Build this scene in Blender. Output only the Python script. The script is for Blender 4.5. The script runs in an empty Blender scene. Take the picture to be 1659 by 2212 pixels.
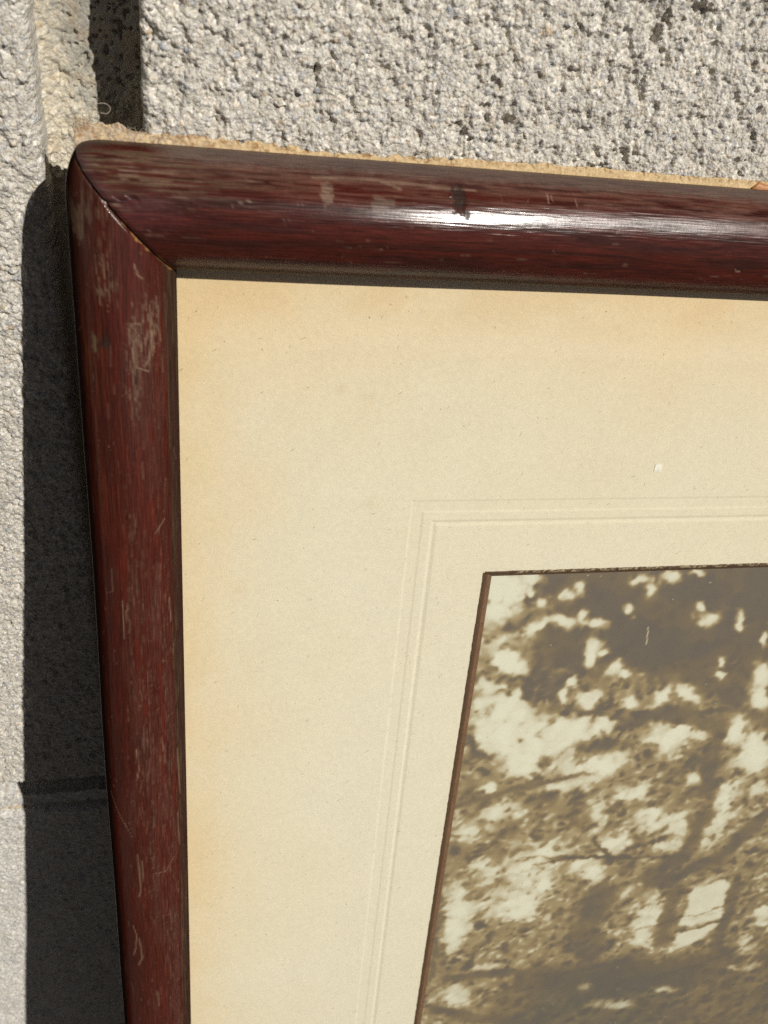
import bpy, math, random
import numpy as np

# ------------------------------------------------------------------ camera, sky, sun
sc = bpy.context.scene
MM = 0.001
TL = 0.265                                  # lean of the frame against the wall
AL = math.atan(TL); CA, SA = math.cos(AL), math.sin(AL)
H0 = 0.485                                 # height of the frame's top edge over the ground (m)
FW, FB = 342.0, -456.0                     # frame: right edge x, bottom edge z (mm, frame coordinates)

def f2w(v):                                # frame coordinates (x right, z up, n to the viewer; mm) -> world (m)
    x, z, n = v
    return (x*MM, -(n*CA - z*SA)*MM, (z*CA + n*SA)*MM + H0)
def fdir(v):
    x, z, n = v
    l = math.sqrt(x*x+z*z+n*n)
    return np.array((x, -(n*CA - z*SA), z*CA + n*SA))/l

cam_d = bpy.data.cameras.new('camera'); cam = bpy.data.objects.new('camera', cam_d)
sc.collection.objects.link(cam); sc.camera = cam
CAMROWS = [(0.97561, 0.08386, 0.20287), (0.01458, 0.89737, -0.44103), (-0.21903, 0.43324, 0.87426)]
from mathutils import Matrix, Vector
rx, ry, rz = [fdir(r) for r in CAMROWS]
m = Matrix.Identity(4)
for i in range(3):
    m[i][0], m[i][1], m[i][2] = rx[i], ry[i], rz[i]
m.translation = Vector(f2w((21.624, 12.125, 167.492)))
cam.matrix_world = m
cam_d.sensor_fit = 'VERTICAL'; cam_d.sensor_height = 24.0
cam_d.lens = 24.0*1874.7/2212.0
cam_d.clip_start = 0.005; cam_d.clip_end = 200
cam_d.dof.use_dof = True; cam_d.dof.focus_distance = 0.198; cam_d.dof.aperture_fstop = 20.0

SUN = fdir((0.48, 0.455, 1.0))
sun_el = math.asin(SUN[2]); sun_az = math.atan2(SUN[0], SUN[1])
w = bpy.data.worlds.new('World'); sc.world = w; w.use_nodes = True
nt = w.node_tree; bg = nt.nodes['Background']
sky = nt.nodes.new('ShaderNodeTexSky'); sky.sky_type = 'NISHITA'; sky.sun_disc = False
sky.sun_elevation = sun_el; sky.sun_rotation = sun_az
sky.altitude = 1500; sky.air_density = 0.06; sky.dust_density = 1.0; sky.ozone_density = 0.0
nt.links.new(sky.outputs[0], bg.inputs[0]); bg.inputs[1].default_value = 0.05
sd = bpy.data.lights.new('sun', 'SUN'); so = bpy.data.objects.new('sun', sd); sc.collection.objects.link(so)
sd.energy = 5.0; sd.angle = math.radians(0.53); sd.color = (1.0, 0.955, 0.88)
so.rotation_euler = Vector(SUN).to_track_quat('Z', 'Y').to_euler(); so.location = (0.6, -1.2, 1.2)
sc.cycles.use_denoising = False
sc.view_settings.view_transform = 'Standard'; sc.view_settings.look = 'None'
sc.view_settings.exposure = -0.20; sc.view_settings.gamma = 1.0

# ------------------------------------------------------------------ helpers
RNG = np.random.default_rng(7)
def vnoise(x, y, seed=0):
    x = np.asarray(x, float); y = np.asarray(y, float)
    xi = np.floor(x).astype(np.int64); yi = np.floor(y).astype(np.int64)
    fx = x-xi; fy = y-yi; fx = fx*fx*(3-2*fx); fy = fy*fy*(3-2*fy)
    def h(a, b):
        v = (a*374761393 + b*668265263 + seed*1442695041) & 0xffffffff
        v = ((v ^ (v >> 13))*1274126177) & 0xffffffff
        return ((v ^ (v >> 16)) & 0xffff)/65535.0
    return (h(xi, yi)*(1-fx)+h(xi+1, yi)*fx)*(1-fy)+(h(xi, yi+1)*(1-fx)+h(xi+1, yi+1)*fx)*fy
def fbm(x, y, seed=0, o=4, g=0.5):
    s = 0; a = 1; t = 0
    for i in range(o):
        s = s+a*vnoise(np.asarray(x)*2**i+17*i, np.asarray(y)*2**i-9*i, seed+i); t += a; a *= g
    return s/t
def ss(a, b, x):
    t = np.clip((x-a)/(b-a), 0, 1); return t*t*(3-2*t)
def mix(a, b, f):
    f = np.asarray(f)[..., None] if np.ndim(f) else f
    return a*(1-f)+np.asarray(b)*f
def polyd(px, pz, pts):                    # distance of points to a polyline
    d = np.full(np.shape(px), 1e9)
    for (x0, z0), (x1, z1) in zip(pts[:-1], pts[1:]):
        dx, dz = x1-x0, z1-z0; L = dx*dx+dz*dz+1e-12
        t = np.clip(((px-x0)*dx+(pz-z0)*dz)/L, 0, 1)
        d = np.minimum(d, np.hypot(px-x0-t*dx, pz-z0-t*dz))
    return d

def link(name, me, mat, parent=None):
    o = bpy.data.objects.new(name, me); sc.collection.objects.link(o)
    if mat: me.materials.append(mat)
    if parent: o.parent = parent
    return o
def mesh(name, co, faces, mat, parent=None, col=None, uvw=None, smooth=True):
    me = bpy.data.meshes.new(name)
    co = np.asarray(co, np.float32)
    if isinstance(faces, np.ndarray):
        n = len(faces); me.vertices.add(len(co)); me.vertices.foreach_set('co', co.ravel())
        me.loops.add(n*4); me.polygons.add(n)
        me.polygons.foreach_set('loop_start', np.arange(0, 4*n, 4, dtype=np.int32))
        me.loops.foreach_set('vertex_index', faces.astype(np.int32).ravel())
        me.update(calc_edges=True)
    else:
        me.from_pydata(co.tolist(), [], faces)
    me.validate()
    me.polygons.foreach_set('use_smooth', np.full(len(me.polygons), smooth))
    if col is not None:
        c = np.ones((len(co), 4), np.float32); c[:, :col.shape[1]] = col
        a = me.attributes.new('paint', 'FLOAT_COLOR', 'POINT'); a.data.foreach_set('color', c.ravel())
    if uvw is not None:
        a = me.attributes.new('grain_uv', 'FLOAT_VECTOR', 'POINT'); a.data.foreach_set('vector', np.asarray(uvw, np.float32).ravel())
    me.update()
    return link(name, me, mat, parent)
def gridfaces(nu, nv, keep=None):
    i = np.arange(nu*nv).reshape(nu, nv)
    f = np.stack([i[:-1, :-1], i[1:, :-1], i[1:, 1:], i[:-1, 1:]], -1)
    if keep is not None: f = f[keep]
    return f.reshape(-1, 4)
def empty(name, loc, rot=(0, 0, 0)):
    o = bpy.data.objects.new(name, None); sc.collection.objects.link(o)
    o.location = loc; o.rotation_euler = rot; o.empty_display_size = 0.02
    return o
def tag(o, label=None, cat=None, group=None, kind=None):
    for k, v in (('label', label), ('category', cat), ('group', group), ('kind', kind)):
        if v: o[k] = v
    return o

# materials ------------------------------------------------------
class NB:
    def __init__(s, name):
        s.m = bpy.data.materials.new(name); s.m.use_nodes = True
        s.t = s.m.node_tree; s.b = s.t.nodes['Principled BSDF']; s.out = s.t.nodes['Material Output']
    def n(s, typ, **kw):
        x = s.t.nodes.new(typ)
        for k, v in kw.items(): setattr(x, k, v)
        return x
    def l(s, a, b): s.t.links.new(a, b)
    def attr(s, name):
        return s.n('ShaderNodeAttribute', attribute_name=name)
    def coords(s, scale, attr=None, rot=0):
        mp = s.n('ShaderNodeMapping'); mp.inputs['Scale'].default_value = scale; mp.inputs['Rotation'].default_value = (0, 0, rot)
        src = s.attr(attr).outputs['Vector'] if attr else s.n('ShaderNodeTexCoord').outputs['Object']
        s.l(src, mp.inputs[0]); return mp.outputs[0]
    def noise(s, vec, scale=1.0, detail=3.0, rough=0.5):
        x = s.n('ShaderNodeTexNoise'); x.inputs['Scale'].default_value = scale; x.inputs['Detail'].default_value = detail
        x.inputs['Roughness'].default_value = rough; s.l(vec, x.inputs['Vector']); return x.outputs['Fac']
    def rng(s, v, a, b, c, d):
        x = s.n('ShaderNodeMapRange'); s.l(v, x.inputs[0])
        for i, q in zip((1, 2, 3, 4), (a, b, c, d)): x.inputs[i].default_value = q
        return x.outputs[0]
    def math(s, op, a, b=None):
        x = s.n('ShaderNodeMath', operation=op)
        for i, q in enumerate((a, b)):
            if q is None: continue
            if isinstance(q, (int, float)): x.inputs[i].default_value = q
            else: s.l(q, x.inputs[i])
        return x.outputs[0]
    def mixc(s, f, a, b, mode='MIX'):
        x = s.n('ShaderNodeMix', data_type='RGBA', blend_type=mode)
        for i, q in ((0, f), (6, a), (7, b)):
            if isinstance(q, (int, float)): x.inputs[i].default_value = q
            elif isinstance(q, tuple): x.inputs[i].default_value = q
            else: s.l(q, x.inputs[i])
        return x.outputs[2]
    def bump(s, h, strength, dist, prev=None):
        x = s.n('ShaderNodeBump'); x.inputs['Strength'].default_value = strength; x.inputs['Distance'].default_value = dist
        s.l(h, x.inputs['Height'])
        if prev: s.l(prev, x.inputs['Normal'])
        return x.outputs[0]
    def grey(s, v):
        x = s.n('ShaderNodeCombineColor')
        for i in range(3): s.l(v, x.inputs[i])
        return x.outputs[0]

def m_concrete(name, fine=1.0):
    k = NB(name); a = k.attr('paint')
    v = k.coords((1000, 1000, 1000))
    n1 = k.noise(v, 3.2, 5, .7); n2 = k.noise(v, .35, 3)
    vo = k.n('ShaderNodeTexVoronoi'); vo.inputs['Scale'].default_value = 1.75
    dn = k.n('ShaderNodeVectorMath', operation='MULTIPLY_ADD'); dn.inputs[1].default_value = (.35, .35, .35)
    nz = k.n('ShaderNodeTexNoise'); nz.inputs['Scale'].default_value = 2.0; k.l(v, nz.inputs['Vector'])
    k.l(nz.outputs['Color'], dn.inputs[0]); k.l(v, dn.inputs[2]); k.l(dn.outputs[0], vo.inputs['Vector'])
    sp = k.n('ShaderNodeSeparateColor'); k.l(vo.outputs['Color'], sp.inputs[0])
    g = k.math('MULTIPLY', k.rng(n1, .25, .75, .80, 1.18), k.rng(n2, .3, .7, .93, 1.06))
    g = k.math('MULTIPLY', g, k.rng(sp.outputs[0], 0, 1, 1-.26*fine, 1+.16*fine))
    c = k.mixc(1.0, a.outputs['Color'], k.grey(g), 'MULTIPLY')
    c = k.mixc(k.rng(sp.outputs[1], .93, .97, 0, .45*fine), c, (.20, .21, .24, 1))
    c = k.mixc(k.rng(sp.outputs[2], .94, .98, 0, .40*fine), c, (.50, .36, .20, 1))
    k.l(c, k.b.inputs['Base Color']); k.b.inputs['Roughness'].default_value = .85
    k.b.inputs['Specular IOR Level'].default_value = .3
    b1 = k.bump(k.math('ADD', k.math('MULTIPLY', vo.outputs['Distance'], -1.0), k.math('MULTIPLY', sp.outputs[2], .5)), .75*fine, .00030)
    k.l(k.bump(n1, .55*fine, .00030, b1), k.b.inputs['Normal'])
    return k.m
def m_wood():
    k = NB('varnished_wood'); a = k.attr('paint')
    v = k.coords((.06, 2.2, 1), 'grain_uv'); v2 = k.coords((.22, 3.6, 1), 'grain_uv'); v3 = k.coords((1.6, 1.6, 1), 'grain_uv')
    g1 = k.noise(v, 1, 5, .62); g2 = k.noise(v2, 1, 4, .65); g3 = k.noise(v3, 1, 3)
    f = k.math('MULTIPLY', k.rng(g1, .3, .7, .72, 1.30), k.rng(g2, .32, .68, .60, 1.40))
    f = k.math('MULTIPLY', f, k.rng(g3, .3, .7, .88, 1.12))
    c = k.mixc(1.0, a.outputs['Color'], k.grey(f), 'MULTIPLY')
    k.l(c, k.b.inputs['Base Color'])
    wear = k.math('SUBTRACT', 1.0, a.outputs['Alpha'])
    ro = k.math('ADD', k.rng(g2, .35, .65, .165, .235), k.math('MULTIPLY', wear, .28))
    k.l(ro, k.b.inputs['Roughness']); k.l(k.math('SUBTRACT', .42, k.math('MULTIPLY', wear, .40)), k.b.inputs['Specular IOR Level'])
    g4 = k.noise(k.coords((.10, 3.2, 1), 'grain_uv'), 1, 2, .5)
    b1 = k.bump(g4, .48, .00010)
    k.l(k.bump(g3, .035, .0002, b1), k.b.inputs['Normal'])
    return k.m
def m_mat():
    k = NB('mount_card'); a = k.attr('paint')
    v = k.coords((1000, 1000, 1000))
    c = a.outputs['Color']
    n1 = k.noise(v, 4.5, 3, .6); n2 = k.noise(v, .9, 3, .55)
    c = k.mixc(1.0, c, k.grey(k.math('MULTIPLY', k.rng(n1, .25, .75, .915, 1.075), k.rng(n2, .3, .7, .962, 1.03))), 'MULTIPLY')
    # short dark paper fibres and specks
    for i, (sx, sz, ro, th, pr, dk) in enumerate(((.24, 1.5, .5, .12, .18, .75), (1.7, .27, -.25, .12, .15, .70), (.38, .38, .2, .065, .40, .75), (.6, .6, .9, .085, .30, .65), (.16, 1.1, 1.15, .085, .10, .55), (1.2, .2, .9, .09, .08, .5))):
        mp = k.n('ShaderNodeMapping'); mp.inputs['Rotation'].default_value = (0, ro, 0)
        k.l(v, mp.inputs[0])
        mp2 = k.n('ShaderNodeMapping'); mp2.inputs['Scale'].default_value = (sx, 0.0, sz); mp2.inputs['Location'].default_value = (i*7.3, 0, i*3.1)
        k.l(mp.outputs[0], mp2.inputs[0])
        w_ = k.n('ShaderNodeTexVoronoi', voronoi_dimensions='3D'); w_.inputs['Scale'].default_value = 1.0
        nz = k.n('ShaderNodeTexNoise'); nz.inputs['Scale'].default_value = .8; k.l(v, nz.inputs['Vector'])
        ad = k.n('ShaderNodeVectorMath', operation='MULTIPLY_ADD'); ad.inputs[1].default_value = (.5, 0, .5)
        k.l(nz.outputs['Color'], ad.inputs[0]); k.l(mp2.outputs[0], ad.inputs[2]); k.l(ad.outputs[0], w_.inputs['Vector'])
        sp = k.n('ShaderNodeSeparateColor'); k.l(w_.outputs['Color'], sp.inputs[0])
        on = k.math('LESS_THAN', sp.outputs[0], pr)
        near = k.rng(w_.outputs['Distance'], th*.6, th*1.1, 1, 0)
        st = k.math('MULTIPLY', near, k.math('MULTIPLY', on, sp.outputs[1]))
        c = k.mixc(k.math('MULTIPLY', st, dk), c, (.20, .14, .075, 1))
    k.l(c, k.b.inputs['Base Color']); k.b.inputs['Roughness'].default_value = .8; k.b.inputs['Specular IOR Level'].default_value = .25
    k.l(k.bump(n1, .6, .00013), k.b.inputs['Normal'])
    return k.m
def m_paint(name, rough=.6, nscale=2.0, amp=.12, bump=.3, spec=.4):
    k = NB(name); a = k.attr('paint'); v = k.coords((1000, 1000, 1000)); n = k.noise(v, nscale, 4, .6)
    k.l(k.mixc(1.0, a.outputs['Color'], k.grey(k.rng(n, .25, .75, 1-amp, 1+amp)), 'MULTIPLY'), k.b.inputs['Base Color'])
    k.b.inputs['Roughness'].default_value = rough; k.b.inputs['Specular IOR Level'].default_value = spec
    if bump: k.l(k.bump(n, bump, .00015), k.b.inputs['Normal'])
    return k.m
def m_plain(name, c, rough=.7, nscale=1.2, amp=.2, bump=.3):
    k = NB(name); v = k.coords((1000, 1000, 1000)); n = k.noise(v, nscale, 4, .6)
    k.l(k.mixc(1.0, (*c, 1), k.grey(k.rng(n, .25, .75, 1-amp, 1+amp)), 'MULTIPLY'), k.b.inputs['Base Color'])
    k.b.inputs['Roughness'].default_value = rough
    if bump: k.l(k.bump(n, bump, .0002), k.b.inputs['Normal'])
    return k.m
def m_glass():
    k = NB('clear_glass'); k.t.nodes.remove(k.b)
    tr = k.n('ShaderNodeBsdfTransparent'); tr.inputs[0].default_value = (.985, .99, .985, 1)
    gl = k.n('ShaderNodeBsdfGlossy'); gl.inputs['Roughness'].default_value = .02
    lw = k.n('ShaderNodeLayerWeight'); lw.inputs['Blend'].default_value = .5
    fa = k.math('ADD', .035, k.math('MULTIPLY', .9, k.math('POWER', lw.outputs['Facing'], 5)))
    mx = k.n('ShaderNodeMixShader'); k.l(fa, mx.inputs[0]); k.l(tr.outputs[0], mx.inputs[1]); k.l(gl.outputs[0], mx.inputs[2])
    k.l(mx.outputs[0], k.out.inputs[0])
    return k.m
M_CON = m_concrete('rough_concrete'); M_MOR = m_concrete('lime_mortar', .7)
M_WOOD = m_wood(); M_MAT = m_mat(); M_GLASS = m_glass()
M_PRINT = m_paint('photo_paper', .45, 3.0, .04, .05, .35)
M_BORDER = m_paint('brown_edge_paint', .6, 3.0, .35, .4)
M_KRAFT = m_paint('kraft_paper', .85, 2.2, .28, .9, .2)
M_BOARD = m_plain('grey_board', (.25, .2, .14)); M_TAPE = m_plain('orange_tape', (.42, .18, .06), .5)
M_GROUND = m_plain('ground_paving', (.055, .05, .042), .9, .05, .3)
M_GLINT = m_plain('glint_white', (.80, .77, .66), .7)  # pale colour of the painted glint
M_LINT = m_plain('wool_lint', (.55, .47, .36), .9)

# ------------------------------------------------------------------ ground and block wall (wall coordinates: x, h up, N to the viewer; mm)
gnd = mesh('ground', [(-30, -30, 0), (30, -30, 0), (30, 30, 0), (-30, 30, 0)], [(0, 1, 2, 3)], M_GROUND, smooth=False)
tag(gnd, 'grey paved ground at the foot of the block wall', kind='structure')
HZ = H0*1000
wall = empty('brick_wall', (0.0, 0.02, 0.0))
tag(wall, 'rough grey concrete block wall with raked mortar joints behind the leaning frame', 'wall')

GR = np.array([(.62, .59, .53), (.55, .525, .475), (.72, .69, .64), (.60, .53, .42), (.45, .43, .39), (.30, .325, .37), (.40, .425, .46), (.22, .205, .19), (.46, .33, .19)])
GP = np.array([.24, .22, .14, .12, .12, .05, .06, .035, .012]); GP = GP/GP.sum()

def raster(x0, x1, h0, h1, st, seed, rough=1.0, drag=1.0, tone=(1, 1, 1)):
    """height field and colours of cast concrete: lumps of aggregate, sand grains, pits, drag marks"""
    r = np.random.default_rng(seed)
    xs = np.arange(x0, x1+st*.5, st); hs = np.arange(h0, h1+st*.5, st)
    X, Z = np.meshgrid(xs, hs, indexing='ij')
    pit = fbm(X/3.4, Z/4.2, seed, 3); big = fbm(X/13, Z/15, seed+5, 2)
    H = -1.6*ss(.62, .84, pit)*(.3+.9*ss(.4, .65, big))*rough - .9*ss(.45, .75, fbm(X/1.5, Z/2.0, seed+7, 3))*rough - .45*rough + .5*(fbm(X/.9, Z/.9, seed+9, 2)-.5)
    col = np.empty(X.shape+(3,)); col[:] = (.53, .50, .44)
    def grains(n, ra, rb, lift, squash, cw):
        px = r.uniform(x0, x1, n); pz = r.uniform(h0, h1, n); rr = ra+(rb-ra)*r.random(n)**2.0
        cc = GR[r.choice(len(GR), n, p=GP)]*(.82+.32*r.random((n, 1)))
        asp = r.uniform(.7, 1.4, n); an = r.uniform(0, 3.14, n); li = r.uniform(*lift, n); tx = r.normal(0, .32, n); tz = r.normal(0, .32, n); cw_ = cw*r.uniform(.4, 1, n)
        for i in range(n):
            R = rr[i]*1.45
            a = max(int((px[i]-R-x0)/st), 0); b = min(int((px[i]+R-x0)/st)+2, len(xs))
            c = max(int((pz[i]-R-h0)/st), 0); d = min(int((pz[i]+R-h0)/st)+2, len(hs))
            if a >= b or c >= d: continue
            dx = xs[a:b, None]-px[i]; dz = hs[None, c:d]-pz[i]
            co, si = math.cos(an[i]), math.sin(an[i])
            q = ((dx*co+dz*si)*asp[i])**2+((dz*co-dx*si)/asp[i])**2
            q = 1-q/rr[i]**2
            ci = min(max(int((px[i]-x0)/st), 0), len(xs)-1); cj = min(max(int((pz[i]-h0)/st), 0), len(hs)-1)
            top = H[ci, cj]+li[i]*rr[i]
            g = top-rr[i]*squash*(1-np.maximum(q, 0))**2+tx[i]*dx+tz[i]*dz
            sub = H[a:b, c:d]; mk = (q > 0) & (g > sub)
            sub[mk] = g[mk]
            cs = col[a:b, c:d]; cs[mk] = cs[mk]*(1-cw_[i])+cc[i]*cw_[i]
    A = (x1-x0)*(h1-h0)
    grains(int(A*.030*rough), .7, 1.6, (-.3, .2), .9, .85)
    grains(int(A*1.3), .28, .75, (-.2, .9), 1.3, 1.0)
    grains(int(A*2.4), .20, .40, (0, .9), 1.5, .9)
    # the mould drags parts of the face flat, with smears running up and down
    cap = .25+.2*(fbm(X/.6, Z/5.0, seed+3, 2)-.5)
    H = np.where(H > cap, cap+.45*(H-cap), H)
    sm = ss(.46, .62, fbm(X/1.5, Z/8.0, seed+21, 3))*drag*ss(-.9, .05, H)
    H = H*(1-.6*sm)+.6*sm*(.12+.30*(fbm(X/.35, Z/5, seed+33, 2)-.5))
    H += .22*(fbm(X/.45, Z/.8, seed+50, 2)-.5)
    col = mix(col, np.array((.59, .57, .53)), .40*sm)
    H = H*.82; col *= 1.24*np.array(tone)
    col *= (.93+.14*fbm(X/9, Z/11, seed+41, 3))[..., None]
    return xs, hs, H, col

def axis(lo, hi, a, b, xs, grow=1.6):
    l = []; v = a; d = (xs[1]-xs[0])*2
    while v-d > lo: v -= d; l.append(v); d *= grow
    left = [lo]+l[::-1] if a > lo+1e-6 else []
    u = []; v = b; d = (xs[1]-xs[0])*2
    while v+d < hi: v += d; u.append(v); d *= grow
    right = u+[hi] if b < hi-1e-6 else []
    return np.array(left), np.array(right)

def block(name, x0, x1, h0, h1, N, mat, ra=None, edge=1.6, depth=60, wob=.5, edgefn=None, noise=.4, shape=None):
    """one block as a closed front and sides; ra = finely built region"""
    if ra:
        xs, hs, H, col = ra
        L, R_ = axis(x0, x1, xs[0], xs[-1], xs); B, T = axis(h0, h1, hs[0], hs[-1], hs)
        gx = np.concatenate([L, xs, R_]); gh = np.concatenate([B, hs, T])
        hh = np.pad(H, ((len(L), len(R_)), (len(B), len(T))), mode='edge')
        cc = np.pad(col, ((len(L), len(R_)), (len(B), len(T)), (0, 0)), mode='edge')
        dm = np.zeros(hh.shape, bool); dm[len(L):len(L)+len(xs), len(B):len(B)+len(hs)] = True
        hh = np.where(dm, hh, noise*(vnoise(gx[:, None]/3+0*gh, gh[None]/3+0*gx[:, None], 3)-.8)); cc = np.where(dm[..., None], cc, (.57, .54, .49))
    else:
        gx = np.linspace(x0, x1, 40); gh = np.linspace(h0, h1, 20)
        hh = noise*(vnoise(gx[:, None]/5+0*gh, gh[None]/5+0*gx[:, None], 3)-.5); cc = np.zeros(hh.shape+(3,))+(.53, .5, .45)
    X, Z = np.meshgrid(gx, gh, indexing='ij')
    n = N+hh
    # rounded worn arrises
    de = np.minimum(np.minimum(X-x0, x1-X), np.minimum(Z-h0, h1-Z))
    t = np.clip(1-de/edge, 0, 1)
    n = n-edge*(1-np.sqrt(np.maximum(1-t*t, 0)))
    wx = wob*(fbm(Z/4, X*0+N, 11, 3)-.5)*2*np.clip(1-np.minimum(X-x0, x1-X)/8, 0, 1)
    wz = wob*(fbm(X/4, Z*0+N, 12, 3)-.5)*2*np.clip(1-np.minimum(Z-h0, h1-Z)/8, 0, 1)
    X = X+wx; Z = Z+wz
    if shape: X, Z, n = shape(X, Z, n)
    # sides: extra ring pushed back
    def ring(a, fill=None):
        return np.pad(a, ((1, 1), (1, 1)) + ((0, 0),)*(a.ndim-2), mode='edge')
    X, Z, n, cc = ring(X), ring(Z), ring(n), ring(cc)
    for s in (np.s_[0, :], np.s_[-1, :], np.s_[:, 0], np.s_[:, -1]): n[s] = N-depth
    co = np.stack([X, -n, Z+HZ], -1).reshape(-1, 3)*MM - np.array((0, .02, 0))
    o = mesh(name, co, gridfaces(*X.shape), mat, wall, col=cc.reshape(-1, 3)*.97)
    return o

NR, NL, NM = -4.4, -12.6, -22.3
XR, XL = 14.7, -3.8
# right block (behind the frame's top) and left blocks
block('block', XR, XR+390, -212.2, 76.0, NR, M_CON, raster(XR, 225, -12, 60, .215, 1), wob=.35)
ral = raster(-48, XL, -215, 40, .25, 2, rough=.85, drag=.6, tone=(.95, .95, .95))
def left_shape(X, Z, n):
    X = X+np.where(X > -30, 1.3*ss(10, 30, Z)*ss(-14, XL, X), 0)
    return X, Z, n
block('block', XL-390, XL, -212.2, 76.0, NL, M_CON, ral, edge=2.6, wob=.5, shape=left_shape)
block('block', -230, 160, -432.0, -228.6, NL+.3, M_CON, raster(-76, -10, -415, -222, .32, 3, rough=.45, drag=.8, tone=(.97, .99, 1.02)), edge=2.2, wob=.5)
for x0 in (-640, -238+400+10):
    block('block', x0, x0+398, -432.0, -228.6, NL+(0 if x0 < 0 else 3), M_CON)
for x0 in (-433, -33, 367):
    block('block', x0, x0+390, -HZ+2, -444.0, NL, M_CON)
for x0 in (-640, -240, 160):
    block('block', x0, x0+390, 90.0, 280.0, NL if x0 < -100 else NR, M_CON)
block('block', XL-790, XL-400, -212.2, 76.0, NL, M_CON); block('block', XR+400, XR+790, -212, 76.0, NR, M_CON)

# mortar: upright joint, smooth where the trowel passed, crumbly at its left edge and lower down
def mortar(name, x0, x1, h0, h1, ra, prof, mat, tone):
    xs, hs, H, col = ra
    L, R_ = axis(x0, x1, xs[0], xs[-1], xs); B, T = axis(h0, h1, hs[0], hs[-1], hs)
    gx = np.concatenate([L, xs, R_]); gh = np.concatenate([B, hs, T])
    pd = ((len(L), len(R_)), (len(B), len(T)))
    hh = np.pad(H, pd, mode='edge'); cc = np.pad(col, pd+((0, 0),), mode='edge')
    X, Z = np.meshgrid(gx, gh, indexing='ij')
    n, cc = prof(X, Z, hh, cc)
    co = np.stack([X, -n, Z+HZ], -1).reshape(-1, 3)*MM - np.array((0, .02, 0))
    return mesh(name, co, gridfaces(len(gx), len(gh)), mat, wall, col=np.clip(cc, 0, 1).reshape(-1, 3))
def vprof(X, Z, H, C):
    rg = np.clip(ss(4.5, -3.5, X+2.2*(fbm(X/4, Z/5, 50, 3)-.5)*2)+.75*ss(6, -2, Z+6*(fbm(X/5, Z/5, 51, 3)-.5)*2), 0, 1)
    sm = -.25+.35*(fbm(X/5, Z/6, 52, 4)-.5)-.8*ss(.66, .72, fbm(X/.9, Z/.9, 53, 2))
    n = NM+sm*(1-rg)+(H+.1)*rg*1.0+1.6*ss(0, -5.5, X)+.9*ss(10, 15, X)
    C = mix(np.zeros_like(C)+(.345, .33, .285), C*np.array((.82, .79, .71)), rg)
    C = C*(.86+.28*fbm(X/6, Z/8, 54, 3))[..., None]
    C = mix(C, (.40, .30, .19), .35*ss(.62, .75, fbm(X/3, Z/4, 55, 3)))
    return n, C
mortar('mortar', -8, 20, -211, 76, raster(-7, 17, -30, 40, .22, 4, rough=.5, drag=.1), vprof, M_MOR, None)
def hprof(X, Z, H, C):
    t = np.clip((-211.4-Z)/17.0, 0, 1)
    n = NL-12.5+11.0*t**3+H*.6
    return n, C*np.array((.70, .63, .52))
mortar('mortar', -640, 560, -229.8, -210.4, raster(-64, 4, -229.8, -210.4, .3, 5, rough=.6, drag=.1), hprof, M_MOR, None)
bk = mesh('mortar', np.array([(x*MM, (24.5)*MM-.02+.0, (h+HZ)*MM) for x, h in [(-640, 70), (640, 70), (640, 96), (-640, 96)]]), [(0, 1, 2, 3)], M_MOR, wall, smooth=False, col=np.zeros((4, 3))+.45)
bk = mesh('mortar', np.array([(x*MM, (70.0)*MM-.02, (h+HZ)*MM) for x, h in [(-640, -HZ), (640, -HZ), (640, 280), (-640, 280)]]), [(0, 1, 2, 3)], M_MOR, wall, smooth=False, col=np.zeros((4, 3))+.45)
# ------------------------------------------------------------------ picture frame
OX, OZ, ON = (FW+2)/2, FB, -3.0
frame = empty('picture_frame', f2w((OX, OZ, ON)), (-AL, 0, 0))
tag(frame, 'worn dark red wooden picture frame with cream mount and sepia photograph, leaning on the wall', 'picture frame')
def fl(x, z, n):
    return np.stack([(np.asarray(x)-OX)*MM, -(np.asarray(n)-ON)*MM, (np.asarray(z)-OZ)*MM], -1)
X0, Z0, XI, ZI = 1.8, 0.8, 20.0, -19.6     # outer and inner corner of the moulding

def profile(W, b, k=84):
    w, n = [.5, 0.0, 0.0, 0.0], [-2.8, -2.3, 0.0, 2.0]
    for i in range(k+1):
        f = math.pi*i/k
        e = 1.0
        w.append(W/2-W/2*math.cos(f)); n.append(2.3+b*math.sin(f)**.96)
    w += [W, W-.2, W-5, W-5, W-7]; n += [1.2, .62, .62, -2.8, -2.8]
    return np.array(w), np.array(n)

G_WOOD = dict(A=(.062, .0122, .0074), B=(.032, .0085, .0058), C=(.088, .0145, .0080), D=(.27, .175, .115), E=(.135, .098, .055), F=(.20, .145, .115), O=(.26, .125, .050), K=(.016, .010, .008))
g_ = {k: np.array(v) for k, v in G_WOOD.items()}
def strokes(a, w, lst):
    s = np.zeros(a.shape)
    for pts, wd, op in lst:
        s = np.maximum(s, op*ss(wd, wd*.35, polyd(a, w, pts)))
    return s
def hairlines(a, w, seed, n, amax, wmax, lmin, lmax, wd, along=True):
    r = np.random.default_rng(seed); s = np.zeros(a.shape)
    for i in range(n):
        a0 = r.uniform(0, amax); w0 = r.uniform(1, wmax-1); L = r.uniform(lmin, lmax); th = r.normal(0, .06 if along else .9)
        a1, w1 = a0+L*math.cos(th), w0+L*math.sin(th)
        mk = (a > min(a0, a1)-.6) & (a < max(a0, a1)+.6) & (w > min(w0, w1)-.6) & (w < max(w0, w1)+.6)
        if mk.any():
            s[mk] = np.maximum(s[mk], r.uniform(.3, 1)*ss(wd, wd*.3, polyd(a[mk], w[mk], [(a0, w0), ((a0+a1)/2+r.normal(0, .1), (w0+w1)/2+r.normal(0, .12)), (a1, w1)])))
    return s
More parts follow.
